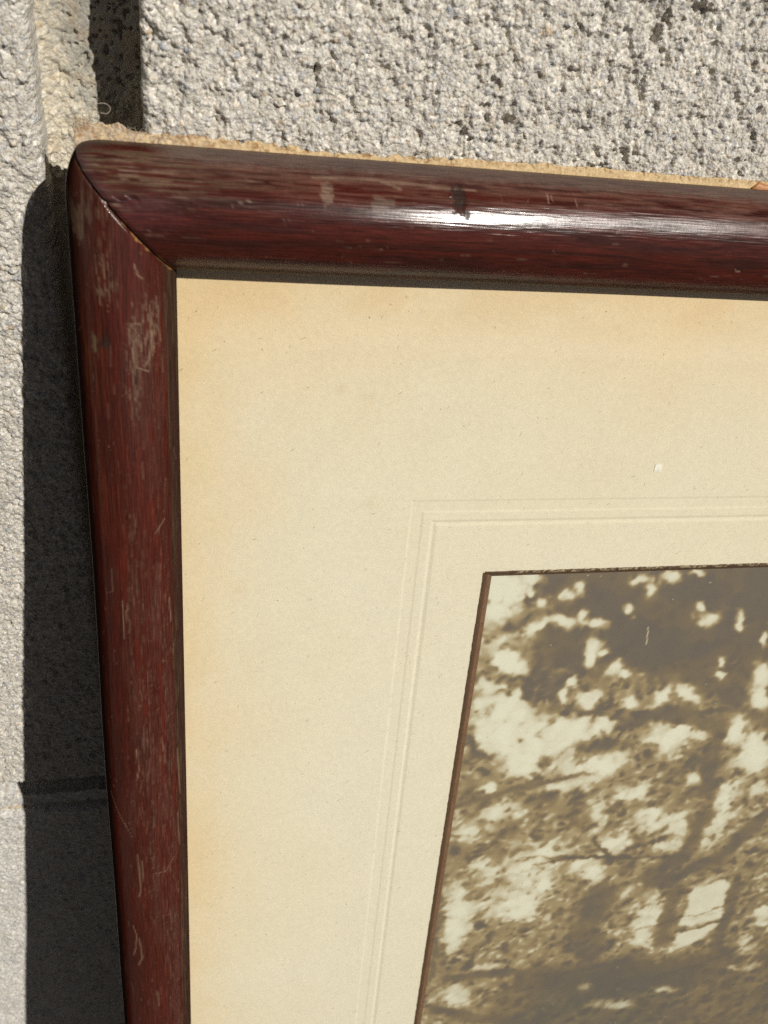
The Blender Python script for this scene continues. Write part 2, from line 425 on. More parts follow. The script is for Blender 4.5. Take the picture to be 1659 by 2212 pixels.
def blotch(a, w, c, ra, rw, seed, soft=.5):
    d = np.hypot((a-c[0])/ra, (w-c[1])/rw)+1.5*(fbm(a/.8, w/.4, seed, 4)-.5)
    return ss(1+soft*.5, 1-soft*.5, d)

def paint_top(a, w, W, md):                # a = x along the rail, w = from the outer edge
    st = fbm(a/16, w/.8, 61, 4); s2 = fbm(a/7, w/.28, 62, 4); lo = fbm(a/22, w/7, 63, 3)
    c = mix(g_['B']*1.2, g_['A'], ss(.24, .66, st)); wear = np.zeros(a.shape)
    c = mix(c, g_['C'], .62*ss(.50, .70, .5*s2+.5*st)*ss(.35, .6, lo+.1))
    def put(col, f, wf=1.0):
        nonlocal c, wear
        c = mix(c, col, np.clip(f, 0, 1)); wear = np.maximum(wear, wf*np.clip(f, 0, 1))
    put(np.array((.13, .055, .035)), .75*ss(8.5, 3.0, w+3*(lo-.5))*ss(.35, .6, s2), .5)         # browned upper side
    put(g_['E']*.8, .65*ss(.50, .66, s2)*ss(45, 12, a)*ss(9.5, 5, w), .8)                          # rubbed streaks near the corner
    put(g_['D']*.8, .7*ss(.60, .72, fbm(a/6, w/.22, 64, 3))*ss(34, 8, a)*ss(9, 4, w)*ss(.5, 3, w), .8)
    put(np.array((.075, .022, .02)), .6*blotch(a, w, (12, 9.5), 9, 3.2, 66, .9), .4)
    put(g_['F']*.75, .62*ss(2.3, .9, w+1.2*(fbm(a/1.6, w/3, 67, 3)-.5))*ss(16, 22, a+4*(lo-.5)), .9)  # dust on the upper edge
    put(g_['K']*1.6, .7*ss(1.6, .5, w)*ss(14, 7, a)*ss(.4, .6, s2), .5)
    put(g_['E'], (  .18+.3*ss(.4, .6, s2))*ss(W-.8, W-.3, w+.35*(fbm(a/5, w/.5, 68, 3)-.5)), .9)        # pale worn inner edge, light reflected off the mount painted in
    put(g_['K'], .5*ss(.55, .62, s2)*ss(W-3.2, W-1.6, w), .5)
    put(g_['D'], strokes(a, w, [([(43.1, 2.7), (46, 2.6), (53.5, 2.4), (59.5, 2.6), (65.7, 2.9), (72.4, 3.0)], .28, .62),
        ([(55, 2.5), (57, 3.0), (58.5, 3.5)], .35, .5), ([(86.4, 2.8), (86.6, 4.1)], .2, .75), ([(87.2, 2.9), (87.4, 3.9)], .16, .6), ([(92, 3.4), (92.3, 4.4)], .18, .5),
        ([(30, 7.4), (33, 6.6)], .14, .5), ([(20, 5.1), (27, 5.3)], .16, .4), ([(118, 5.6), (118.3, 7.0), (120.5, 7.2)], .18, .4), ([(131, 5.2), (133, 5.8)], .16, .5)]), .9)
    put(g_['D']*.75, .75*blotch(a, w, (45.4, 4.9), 1.0, 1.7, 71), .9)
    put(g_['D']*.6, .5*blotch(a, w, (54.9, 5.9), 2.2, 1.1, 72), .9)
    put(g_['K']*2.2, .9*blotch(a, w, (69.2, 4.4), 1.3, 2.1, 73), 1)
    put(g_['K']*1.6, .7*blotch(a, w, (70.8, 6.9), .7, .9, 74), 1)
    put(g_['K'], strokes(a, w, [([(128, 14.0), (129.3, 14.3)], .35, .8)]), .8)
    put(g_['D'], strokes(a, w, [([(128, 14.4), (129.2, 14.75)], .22, .7)]), .8)
    put(g_['K']*.8, strokes(a, w, [([(8.3, 8.55), (10.2, 8.25), (12, 7.9), (14, 7.5)], .22, .95)]), 1)  # split beside the mitre
    put(g_['D']*.7, strokes(a, w, [([(8.6, 8.95), (10.4, 8.75), (12, 8.5)], .16, .6)]), 1)
    put(g_['D']*.7, .38*hairlines(a, w, 75, 110, 150, W, .5, 4, .11), .6)
    put(g_['D']*.8, .45*hairlines(a, w, 76, 45, 150, W-3, .3, 1.2, .12, False), .6)
    put(g_['K'], .75*ss(.45, .12, md)*ss(.35, .5, vnoise(a/.8, w/.8, 77)), .8)
    put(np.array((.05, .022, .022)), .6*ss(2.2, .3, md)*ss(9.5, 6, w), .6)
    put(g_['O']*.55, .8*ss(.55, .2, md)*ss(W-4.5, W-2.8, w), .9)
    c = c*np.array((.86, .88, .95))
    wear = np.maximum(wear, .95*ss(W-2.6, W-1.4, w)); wear = np.maximum(wear, .9*ss(2.6, 1.4, w))
    return c, wear
def paint_left(a, w, W, md):               # a = -z down the rail, w = from the outer edge
    st = .6*fbm(a/17, w/.75, 81, 4)+.4*fbm(a/13, w/.3, 80, 3); s2 = fbm(a/6, w/.25, 82, 4); lo = fbm(a/24, w/6, 83, 3)
    c = mix(g_['B']*1.5, g_['A']*.92, ss(.22, .66, st)); wear = np.zeros(a.shape)
    c = mix(c, g_['C'], .6*ss(.46, .66, .35*s2+.65*st)*ss(.38, .58, lo+.12*ss(80, 20, a)))
    def put(col, f, wf=1.0):
        nonlocal c, wear
        c = mix(c, col, np.clip(f, 0, 1)); wear = np.maximum(wear, wf*np.clip(f, 0, 1))
    put(np.array((.13, .038, .012)), .55*ss(7, 3, w)*ss(.5, .62, st)*ss(75, 40, a), .3)
    put(np.array((.060, .021, .015)), .6*ss(.48, .68, fbm(a/14, w/2.2, 84, 4)), .4)                     # dulled varnish
    put(np.array((.040, .021, .015)), .9*ss(W-2.5, W-1.6, w+.5*(fbm(a/9, w/.4, 85, 3)-.5)), .15)       # dirty inner edge
    put(g_['E']*.6, .5*ss(.58, .72, fbm(a/10, w/.2, 86, 3))*ss(W-2.8, W-1.9, w), .2)
    put(g_['K']*1.2, .9*ss(2.4, .6, w), 0)
    put(g_['D']*.62, .6*blotch(a, w, (11.5, 2.3), 2.6, .9, 87), .9)
    put(g_['D']*.5, .55*ss(.5, .68, fbm(a/3.2, w/.35, 88, 3))*ss(17, 12, a)*ss(5, 8, a)*ss(9, 6, w), .8)
    put(g_['D']*.62, .72*blotch(a, w, (29.0, 13.2), 5.2, 1.5, 89, .9)*ss(.40, .58, fbm(a/1.9, w/.24, 90, 3)), .9)
    put(g_['D']*.6, .6*blotch(a, w, (20.0, 6.4), 3.5, 1.5, 91, .9)*ss(.40, .6, fbm(a/1.9, w/.24, 92, 3)), .9)
    put(g_['D']*.55, .6*blotch(a, w, (36, 10.5), 9, 1.1, 93, .9)*ss(.42, .6, fbm(a/2.5, w/.24, 94, 3)), .9)
    put(g_['D']*.5, .28*blotch(a, w, (120, 9.5), 55, 2.2, 95, .9)*ss(.54, .70, fbm(a/3, w/.22, 96, 3)), .8)
    put(g_['D']*.5, .30*blotch(a, w, (150, 13.8), 90, 1.6, 97, .9)*ss(.55, .70, fbm(a/3.5, w/.22, 98, 3)), .8)
    put(g_['K']*1.8, .8*blotch(a, w, (31.0, 6.0), 1.5, .75, 99), .8)
    put(g_['E'], .6*blotch(a, w, (31.5, 4.0), 1.8, .5, 100), .8)
    P = lambda *q: [(-z, x-1.8) for x, z in q]
    wear = np.maximum(wear, 1.08*np.maximum(ss(3.8, 2.6, w)*ss(.12, .3, w), ss(W-3.6, W-2.4, w)))   # varnish gone dull along both edges
    put(g_['D']*.62, strokes(a, w, [(P((13.2, -17.5), (13.7, -19.2), (14.4, -19.8)), .22, .7), (P((12.6, -30.5), (12.8, -35.3), (14.9, -36.2)), .24, .8), (P((15.6, -29), (15.2, -34), (14.2, -35.2)), .3, .6),
        (P((13.9, -27.5), (12.3, -27.5), (11.8, -29)), .2, .5), (P((16.6, -23), (17.0, -31)), .22, .5), (P((7, -22), (7.4, -24.5)), .25, .6),
        (P((16.9, -66.5), (15.2, -69)), .16, .7), (P((8.2, -84), (8.3, -93)), .24, .75), (P((8.9, -86), (9.1, -91.5)), .18, .6), (P((9.4, -83), (9.2, -86)), .13, .6),
        (P((6.3, -77), (6.4, -82), (5.0, -83)), .12, .5), (P((17.3, -85), (17.6, -91)), .16, .6), (P((3.4, -137.5), (4.6, -141.5), (6.6, -146)), .16, .75), (P((6.2, -144.5), (7.8, -149)), .12, .6),
        (P((9.6, -122), (9.8, -128), (9.3, -131)), .2, .7), (P((15, -121), (15.6, -128)), .16, .5), (P((8.6, -154), (8.9, -166), (8.4, -168)), .28, .7), (P((9.6, -156), (9.4, -163)), .18, .6),
        (P((12.5, -160.5), (15.0, -161.0), (16.8, -158)), .14, .6), (P((6.5, -179), (7.3, -182), (6.9, -187), (6.2, -190)), .24, .75), (P((7.9, -183), (8.4, -190), (7.4, -193)), .3, .65),
        (P((11.7, -203), (11.9, -209)), .26, .5), (P((18.2, -126), (18.6, -140)), .2, .6), (P((17.9, -145), (18.2, -156)), .2, .5)]), .9)
    put(g_['D']*.8,   .28*hairlines(a, w, 101, 170, 250, W, .6, 4, .10), .6)
    put(g_['D']*.85, .38*hairlines(a, w, 102, 70, 250, W-2, .3, 1.3, .10, False), .6)
    f = .35*ss(.8, .3, md)*ss(1, 2.5, w)*ss(8.5, 6.5, w)*ss(.35, .6, vnoise(a/.7, w/.5, 103))
    put(g_['F'], f, .9)
    wid = .72*np.interp(w, [5.8, 6.8, 9, 11.5, 13.2, 15, 17.4, W], [0, .35, .55, 1.0, .75, .45, .5, .1])*(.2+1.6*fbm(a/1.0, w/1.0, 104, 3))
    put(g_['O']*(.55+.9*fbm(a/.7, w/.7, 106, 3))[..., None], .9*ss(wid, wid*.7-.02, md), .95)                                                      # finish chipped off the mitre
    put(g_['K']*1.4, .75*ss(.28, .05, md)*ss(.45, .3, vnoise(a/1.2, w/.8, 105)), .8)
    return c, wear

def round_corner(x, z):
    p = np.maximum(x-X0, 0); q = np.maximum(Z0-z, 0)
    dq = 2.5*np.clip(1-q/9.0, 0, 1)**2.1*np.exp(-p/5.0)
    dp = .7*np.clip(1-p/6.0, 0, 1)**2*np.exp(-q/3.0)
    return x+dq, z-dp

def stations(dense_end, end, st, grow=1.35):
    s = list(np.arange(0, dense_end, st)); d = st
    while s[-1]+d*grow < end: d *= grow; s.append(s[-1]+d)
    s.append(end); return np.array(s)

def rail(side):
    vert = side in 'LR'
    W = XI-X0 if vert else Z0-ZI
    w, n = profile(W, 10.4 if vert else 11.0)
    L = (Z0-FB) if vert else (FW-X0)
    dense = {'L': 250, 'T': 150}.get(side)
    s = stations(dense, L, .24) if dense else np.linspace(0, L, 60)
    S, Wd = np.meshgrid(s, w, indexing='ij'); Nn = np.tile(n, (len(s), 1))
    k = (Z0-ZI)/(XI-X0)
    other = Wd*k if vert else Wd/k         # where the mitre cuts this rail
    f0 = np.clip(1-S/60, 0, 1); f1 = np.clip((S-(L-60))/60, 0, 1)
    A = S+(other+.10)*f0-(other+.10)*f1
    if side == 'T':
        x, z = X0+A, Z0-Wd
        Nn = np.where(Nn > 2.3, 2.3+(Nn-2.3)*(1.0-.25*ss(48, 118, x)), Nn)   # thinned to the right, shape added to shift the sun glint
    elif side == 'L':
        x, z = X0+Wd, Z0-A
        x = x+np.where(x < 8, .18*np.sin(A/31.0)+.1*np.sin(A/13.0+1), 0)*ss(20, 60, A)
    elif side == 'B': x, z = X0+A, FB+Wd
    else: x, z = FW-Wd, Z0-A
    md = np.abs(A-other)/math.sqrt(1+k*k)*(1 if vert else 1)
    if side in 'TL':
        c, wear = (paint_top if side == 'T' else paint_left)(A+X0 if side == 'T' else A-Z0, Wd, W, md)
        # the split and the chipped mitre are cut in
        if side == 'T': Nn = Nn-.5*strokes(A+X0, Wd, [([(8.3, 8.55), (10.2, 8.25), (12, 7.9), (14, 7.5)], .3, 1.0)])-.35*blotch(A+X0, Wd, (69.2, 4.4), 1.2, 2, 73)-.15*ss(.6, .1, md)
        else: Nn = Nn-.22*ss(.9, .1, md)*ss(6, 8, Wd)-.25*ss(1.0, .1, md)
        Nn = Nn+.05*(fbm(A/9, Wd/3, 110, 3)-.5)*(Nn > 2)
        x, z = round_corner(x, z)
    else:
        c = mix(g_['B'], g_['A'], ss(.3, .6, fbm(A/16, Wd/.8, 61, 4))); wear = np.zeros(A.shape)+.2
    arc = np.concatenate([[0], np.cumsum(np.hypot(np.diff(w), np.diff(n)))])
    uv = np.stack([A+(300 if vert else 0), np.tile(arc, (len(s), 1)), np.zeros(A.shape)], -1)
    K = len(w); M_ = len(s)
    i = np.arange(M_*K).reshape(M_, K); j = np.roll(i, -1, 1)
    fc = np.stack([i[:-1], i[1:], j[1:], j[:-1]], -1).reshape(-1, 4)
    if side in 'LB': fc = fc[:, ::-1]
    co = fl(x, z, Nn).reshape(-1, 3)
    col = np.concatenate([np.clip(c, 0, 1).reshape(-1, 3), 1-wear.reshape(-1, 1)], 1)
    o = mesh('rail', co, fc, M_WOOD, frame, col=col, uvw=uv.reshape(-1, 3))
    return o
tag(rail('T'), 'top rail with a bright sun glint and dusty upper edge')
tag(rail('L'), 'left rail, heavily scratched, its mitre chipped to raw orange wood')
rail('B'); rail('R')

# ---- mount card with two embossed lines and a window for the print
EX, EZ, PX, PZ, PW_, PB = 69.7, -68.2, 89.3, -87.2, 254.0, -372.0
def axisd(lo, hi, segs, step):
    v = [lo]
    while v[-1] < hi:
        d = step
        for a, b, q in segs:
            if a <= v[-1] < b: d = q
        nx = v[-1]+d
        for a, b, q in segs:
            if v[-1] < a < nx: nx = a
        v.append(min(nx, hi))
    return np.array(v)
gx = np.unique(np.concatenate([axisd(15.5, FW-14, [(EX-.4, EX+7.4, .12)], 1.6), [PX, PW_]]))
gz = np.unique(np.concatenate([-axisd(15.5, -FB-14, [(-EZ-.4, -EZ+7.4, .12)], 1.6), [PZ, PB]]))[::-1]
X, Z = np.meshgrid(gx, gz, indexing='ij')
dl = X-EX; dt_ = EZ-Z; dr = (343.0-EX)-X; db = Z-(FB-1+(-EZ))
d = np.minimum(np.minimum(dl, dt_), np.minimum(dr, db))
emb = np.interp(d, [-.15, .30, 2.65, 3.1, 4.9, 5.5, 5.75, 6.5], [0, -.11, -.11, 0.0, 0.01, -.17, -.17, .02])
Nn = emb+.05*(fbm(X/40, Z/40, 120, 3)-.5)
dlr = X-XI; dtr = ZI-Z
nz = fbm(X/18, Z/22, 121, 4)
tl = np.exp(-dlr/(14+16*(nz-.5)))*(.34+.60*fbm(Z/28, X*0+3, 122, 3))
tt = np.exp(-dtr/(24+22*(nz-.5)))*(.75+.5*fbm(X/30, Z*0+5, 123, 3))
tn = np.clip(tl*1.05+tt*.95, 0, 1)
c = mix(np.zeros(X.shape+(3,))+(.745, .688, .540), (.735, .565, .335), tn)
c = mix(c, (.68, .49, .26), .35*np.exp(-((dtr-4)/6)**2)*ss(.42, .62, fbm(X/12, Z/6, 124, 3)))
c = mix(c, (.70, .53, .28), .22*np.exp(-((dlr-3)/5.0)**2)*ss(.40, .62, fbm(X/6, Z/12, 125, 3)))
for (px, pz, r_, op) in ((60.5, -69.0, 1.2, .2), (58, -45, 1.0, .35), (52, -43, .8, .25), (32, -90, 1.5, .15)):
    c = mix(c, (.52, .36, .14), op*np.exp(-(np.hypot(X-px, Z-pz)/r_)**2))
c = c*(.985+.03*fbm(X/7, Z/7, 126, 3))[..., None]
cx_ = (X[:-1, :-1]+X[1:, 1:])/2; cz_ = (Z[:-1, :-1]+Z[1:, 1:])/2
keep = ~((cx_ > PX) & (cx_ < PW_) & (cz_ < PZ) & (cz_ > PB))
mount = mesh('mount', fl(X, Z, Nn).reshape(-1, 3), gridfaces(len(gx), len(gz), keep)[:, ::-1], M_MAT, frame, col=np.clip(c, 0, 1).reshape(-1, 3))
tag(mount, 'aged cream mount card with an embossed double line')

# ---- brown painted bevel round the print (four strips)
def strip(side):
    prof = {'L': [(-.45, .03), (-.02, .08), (.75, .03), (.80, -.05), (2.0, -.42), (2.1, -.5)],
            'T': [(-.30, .03), (.0, .09), (.45, .05), (.55, -.10), (1.25, -.45), (1.35, -.5)]}['L' if side in 'LR' else 'T']
    if side in 'LR': s = np.arange(-PZ, -PB+.01, .35)
    else: s = np.arange(PX, PW_+.01, .35)
    p = np.array(prof); S, k = np.meshgrid(s, np.arange(len(p)), indexing='ij')
    wv = p[k, 0]; nv = p[k, 1]
    jit = .09*(fbm(S/1.1, k*0+{'L': 1, 'T': 2, 'R': 3, 'B': 4}[side], 130, 3)-.5)*2*(k < 2)
    wv = wv+jit
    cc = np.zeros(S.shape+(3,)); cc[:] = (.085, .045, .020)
    cc = mix(cc, (.16, .085, .045) if side in 'LR' else (.10, .055, .026), ss(1.5, 3.0, k))  # bevel tone: sides coloured lighter, sunlight painted in
    if side == 'T': cc = mix(cc, (.50, .40, .24), .75*ss(.50, .62, fbm(S/.5, k*1.3, 131, 3))*(k < 3)*ss(94, 100, S))
    cc = cc*(.75+.5*fbm(S/1.5, k*.9, 132, 3))[..., None]
    if side == 'L': x, z = PX+wv, -S
    elif side == 'R': x, z = PW_-wv, -S
    elif side == 'T': x, z = S, PZ-wv
    else: x, z = S, PB+wv
    f = gridfaces(*S.shape)
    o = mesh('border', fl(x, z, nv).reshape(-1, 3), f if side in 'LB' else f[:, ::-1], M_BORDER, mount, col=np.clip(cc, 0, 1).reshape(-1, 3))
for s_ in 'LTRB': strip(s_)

# ---- the print: sepia photograph of sunlit foliage
DOTS=[(97.0,-92.7,2.5,-0.1,0.5,-3.5),(94.3,-98.8,3.0,-0.1,0.3,-2.2),(92.7,-92.2,1.6,-0.1,0.6,-4.3),(115.2,-93.1,1.5,-0.1,0.3,-1.6),(101.9,-93.8,1.0,-0.0,0.2,-1.1),(105.0,-96.3,1.3,-0.1,0.2,-1.3),(106.0,-103.4,2.5,1.3,0.7,-1.3),(112.3,-102.5,2.8,-1.2,-0.3,-2.0),(116.4,-100.9,1.0,-0.4,-0.2,-1.8),(121.4,-103.3,3.2,-0.2,0.4,-1.7),(111.5,-94.6,2.0,-0.1,0.3,-1.3),(134.3,-93.9,1.3,-0.1,0.5,-1.9),(129.6,-99.3,1.6,-0.1,0.3,-1.5),(153.2,-103.9,2.8,0.4,0.9,-2.0),(149.8,-99.8,1.5,-0.1,0.3,-1.1),(122.0,-111.2,1.8,-0.5,0.1,-3.0),(122.1,-115.2,1.3,-0.5,-0.1,-2.7),(125.5,-112.6,1.1,-0.1,0.2,-1.0),(129.4,-117.7,1.6,1.7,1.2,-1.3),(133.4,-119.2,1.6,-0.1,0.3,-1.2),(100.7,-114.2,3.3,-2.2,-0.8,-2.3),(97.7,-112.5,1.4,-0.1,0.2,-1.6),(118.2,-121.0,1.4,-0.1,0.2,-1.2),(124.2,-127.2,2.8,1.9,1.5,-2.2),(145.9,-128.0,1.3,2.5,1.5,-1.2),(153.5,-127.7,3.9,-2.1,-0.3,-1.7),(116.4,-126.2,1.0,-0.1,0.3,-1.9),(136.5,-129.4,1.5,-0.1,0.5,-2.2),(160.3,-117.2,1.6,-0.1,0.4,-1.5),(161.6,-121.9,1.7,-0.1,0.4,-1.4),(174.7,-122.4,2.9,-0.2,1.2,-4.0),(176.6,-131.3,2.5,-0.2,1.1,-3.7),(100.2,-155.6,2.1,-0.2,0.3,-1.9),(172.2,-140.8,1.9,-0.9,-0.1,-4.1),(181.3,-151.9,5.2,-0.5,2.1,-7.0),(129.8,-90.8,2.1,-0.1,0.4,-1.6),(138.6,-90.0,2.8,-0.1,0.5,-1.9),(146.2,-89.1,1.8,-0.1,0.3,-1.1),(101.7,-89.7,2.3,-0.1,0.2,-1.4),(93.6,-89.4,1.9,-0.1,0.2,-1.1),(172.0,-111.3,1.2,-0.1,0.8,-2.5),(162.6,-104.4,1.4,-0.1,0.8,-2.8)]
AREAS=[(102.4,-133.8,9.4,-0.8,1.3,-8.7),(111.5,-141.5,13.5,-1.3,1.2,-7.2),(121.7,-137.2,8.3,-0.7,0.8,-4.0),(128.8,-135.3,6.1,-0.5,0.6,-2.7),(128.4,-152.2,8.5,2.0,1.7,-4.2),(109.1,-149.3,4.5,-0.5,0.7,-4.2),(153.0,-140.9,8.9,-0.8,1.1,-4.2),(95.0,-121.7,3.5,-0.3,0.5,-3.3),(99.3,-127.7,7.1,-0.6,0.5,-3.4),(135.7,-150.2,3.5,2.4,1.4,-2.1),(149.1,-144.2,4.8,-0.5,0.7,-2.8)]
MIDS=[(120.4,-158.3,4.7,-0.5,0.3,-1.5),(128.9,-158.3,2.4,-0.3,0.3,-1.4),(143.9,-162.4,6.6,-0.8,0.6,-2.8),(135.4,-167.2,2.9,-0.3,1.2,-5.6),(107.1,-164.8,4.6,-0.6,0.5,-3.4),(100.1,-167.7,4.0,1.5,1.0,-2.4),(120.7,-181.3,9.0,-1.2,0.5,-3.1),(142.6,-182.2,5.0,1.8,1.9,-4.0),(162.8,-186.0,4.5,-0.6,0.6,-2.4),(162.4,-177.6,5.3,-0.7,1.2,-4.8),(153.2,-174.4,5.2,-0.6,1.1,-4.7),(175.4,-181.3,3.3,-2.0,-0.9,-7.6),(177.7,-171.3,4.5,-0.5,1.5,-5.3),(163.4,-159.2,2.6,-0.3,0.7,-2.5),(177.4,-164.2,3.1,2.1,2.1,-2.8),(186.3,-165.2,2.7,-0.3,0.8,-2.6)]
LOWS=[(104.3,-187.1,4.8,-0.7,0.5,-3.2),(119.4,-192.5,7.5,-1.1,1.3,-7.7),(111.3,-201.9,7.5,-1.2,0.9,-6.2),(98.0,-204.1,3.6,-0.6,1.4,-11.3),(97.1,-216.0,2.1,-0.4,0.9,-7.0),(137.2,-191.9,4.3,-0.6,0.9,-4.4),(118.5,-206.3,5.1,-0.8,0.7,-4.0),(162.6,-217.1,4.0,2.8,3.3,-5.2),(163.0,-226.7,3.8,-0.7,0.9,-3.8),(102.1,-242.9,3.9,-0.8,0.7,-5.7),(158.2,-258.6,8.9,-1.9,0.5,-2.2),(206.0,-223.3,3.1,-0.5,1.6,-5.2),(96.3,-173.0,3.8,-0.5,0.4,-3.0),(201.7,-209.4,2.0,-0.3,0.8,-2.5),(205.1,-239.3,3.1,-0.6,1.6,-5.5),(202.1,-249.1,2.6,-0.5,0.4,-1.4),(210.1,-249.4,3.7,0.7,0.8,-1.7),(146.3,-245.8,2.4,-0.5,0.5,-2.4),(110.5,-230.1,4.1,0.2,0.5,-1.7),(177.2,-254.7,4.1,-0.8,0.3,-1.4),(171.4,-238.7,1.6,-0.3,0.4,-1.6)]
DARK=[(6.4,[(127.1,-100.3),(142.0,-112.0),(158.7,-123.8),(174.2,-133.7),(181.7,-139.8)]),(4.6,[(164.9,-100.5),(168.2,-122.0),(169.2,-130.7)]),(6.7,[(167.0,-139.4),(167.1,-151.5),(169.0,-164.2)]),(1.8,[(118.0,-129.2),(136.2,-135.0),(159.2,-134.3),(171.7,-133.5)]),(4.6,[(122.8,-142.6),(134.3,-143.7)]),(2.1,[(93.2,-160.3),(124.9,-153.7),(132.6,-153.6)]),(0.7,[(113.9,-183.4),(131.2,-186.3),(165.7,-190.7)]),(0.7,[(136.3,-179.3),(143.2,-188.5)]),(5.2,[(169.5,-205.6),(170.0,-229.2)]),(4.9,[(191.9,-207.9),(191.8,-226.9),(192.5,-239.6)]),(5.6,[(193.1,-176.2),(183.4,-191.0),(168.0,-199.8),(159.5,-200.7)]),(3.9,[(97.6,-233.5),(131.9,-235.5)]),(2.3,[(89.9,-188.0),(92.6,-232.5)]),(10.5,[(120.5,-95.5),(144.5,-107.4),(161.0,-113.1)]),(9.9,[(143.2,-204.8),(140.8,-218.1),(145.6,-233.2)]),(14.2,[(132.8,-240.6),(159.9,-240.9),(189.6,-246.7)]),(5.4,[(171.8,-174.6),(168.4,-191.0),(158.7,-197.3)]),(4.0,[(95.0,-246.4),(110.7,-256.1),(127.4,-261.3)]),(4.7,[(136.6,-136.8),(147.5,-134.2),(164.5,-139.2)]),(2.9,[(93.8,-143.3),(99.7,-144.8)]),(4.2,[(130.1,-92.2),(155.3,-93.2),(167.2,-93.7)]),(9.2,[(143.2,-117.0),(152.9,-111.0),(164.2,-108.4)]),(5.0,[(161.1,-246.2),(181.2,-251.6),(197.6,-240.5)])]
st = .33
px = np.concatenate([np.arange(PX, PW_, st), [PW_]]); pz = np.concatenate([np.arange(PZ, -292, -st), np.arange(-292, PB-.1, -2.0), [PB]])
px = np.unique(px); pz = np.unique(pz)[::-1]
X, Z = np.meshgrid(px, pz, indexing='ij')
wxn = X+2.2*(fbm(X/3.2, Z/3.6, 140, 3)-.5); wzn = Z+2.6*(fbm(X/3.2, Z/3.6, 141, 3)-.5)
def splat(F, cx, cz, ax, az, bx, bz, amp, power=2.0):
    R_ = 2.0*max(math.hypot(ax, az), math.hypot(bx, bz))
    i0, i1 = np.searchsorted(px, (cx-R_, cx+R_)); j0, j1 = np.searchsorted(-pz, (-(cz+R_), -(cz-R_)))
    if i0 >= i1 or j0 >= j1: return
    x = px[i0:i1, None]-cx; z = pz[None, j0:j1]-cz
    D_ = ax*bz-az*bx
    q = (((x*bz-z*bx)/D_)**2+((ax*z-az*x)/D_)**2)**(power/2)
    F[i0:i1, j0:j1] += amp*np.exp(-q*1.2)
th0 = .5
Xr, Zr = X*math.cos(th0)+Z*math.sin(th0), Z*math.cos(th0)-X*math.sin(th0)
B_ = np.zeros(X.shape)
for lst, am in ((AREAS, 1.7), (MIDS, 1.25), (LOWS, 1.35)):
    for e_ in lst:
        s_ = 1.18
        splat(B_, e_[0], e_[1], e_[2]*s_, e_[3]*s_, e_[4]*s_, e_[5]*s_, am, 3.0)
B_ = np.minimum(B_, 2.0)
up = ss(-122, -110, Z+.12*(X-110))*ss(98, 112, X)
low = ss(-232, -244, Z)*ss(108, 122, X)
dark = np.zeros(X.shape); dwv = .6+.8*fbm(Xr/8, Zr/6, 147, 2)
for wd, pts in DARK:
    dark = np.maximum(dark, ss(1.45, .45, polyd(wxn*.5+X*.5, wzn*.5+Z*.5, pts)/(wd*.5*dwv)))
F = -.72+.7*(fbm(Xr/9, Zr/6, 148, 3)-.5)+.30*ss(-128, -145, Z)+.15*ss(-165, -180, Z)
F = F+1.05*B_-.62*up-.55*low
F = F+.85*np.exp(-np.maximum(X-90, 0)/7.5)*ss(-124, -112, Z)+.55*ss(0, 1, 1-np.hypot((X-103)/16, (Z+110)/18))
r = np.random.default_rng(31)
for i in range(6200):
    x_, z_ = r.uniform(PX, 253), r.uniform(-291, PZ)
    ii = min(np.searchsorted(px, x_), len(px)-1); jj = min(np.searchsorted(-pz, -z_), len(pz)-1)
    b_ = B_[ii, jj]; dk = dark[ii, jj]; u1 = up[ii, jj]; l1 = low[ii, jj]
    s_ = r.uniform(.45, 1.35)*(1.0+.35*(b_ > 1)); el_ = r.uniform(1.0, 2.0)
    an_ = r.normal(.55, .35) if z_ < -150 else r.uniform(0, 3.1)
    q_ = r.random()
    if q_ < .52: am = r.uniform(.3, 1.35)*(1-.85*dk)*(1-.80*u1)*(1-.72*l1)*(.55+.45*min(b_, 1))
    else: am = -r.uniform(.35, 1.35)*(.95 if b_ > 1.2 else 1.0)*(1.0 if s_ < 1.2 else .7)
    splat(F, x_, z_, s_*el_*math.cos(an_), s_*el_*math.sin(an_), -s_*math.sin(an_), s_*math.cos(an_), am)
for i in range(8300):                      # the finest leaves
    x_, z_ = r.uniform(PX, 253), r.uniform(-291, PZ)
    ii = min(np.searchsorted(px, x_), len(px)-1); jj = min(np.searchsorted(-pz, -z_), len(pz)-1)
    s_ = r.uniform(.32, .70); el_ = r.uniform(1.0, 2.2); an_ = r.normal(.5, .5)
    am = r.uniform(-1.3, 1.15)*(1-.75*dark[ii, jj])*(1-.75*up[ii, jj])*(1-.6*low[ii, jj])
    splat(F, x_, z_, s_*el_*math.cos(an_), s_*el_*math.sin(an_), -s_*math.sin(an_), s_*math.cos(an_), am)
F = F-1.0*dark*(.55+.9*fbm(X/2.5, Z/2.2, 162, 3))*np.clip(F+1.3, 0, 1.6)/1.6
for e_ in DOTS: splat(F, *(np.array(e_)*np.array((1, 1, 1.08, 1.08, 1.08, 1.08))), 2.5, 2.8)
for e_ in DOTS: splat(F, *(np.array(e_)*np.array((1, 1, 1.9, 1.9, 1.9, 1.9))), .55, 2.0)
for e_ in DOTS:                            # ragged companions of the larger gaps
    for k_ in range(3):
        o_ = r.normal(0, 1, 2)
        splat(F, e_[0]+o_[0]*abs(e_[2])*1.1, e_[1]+o_[1]*abs(e_[5])*1.0, r.uniform(.5, 1.1), .2, -.2, r.uniform(.5, 1.0), r.uniform(.4, 1.4))
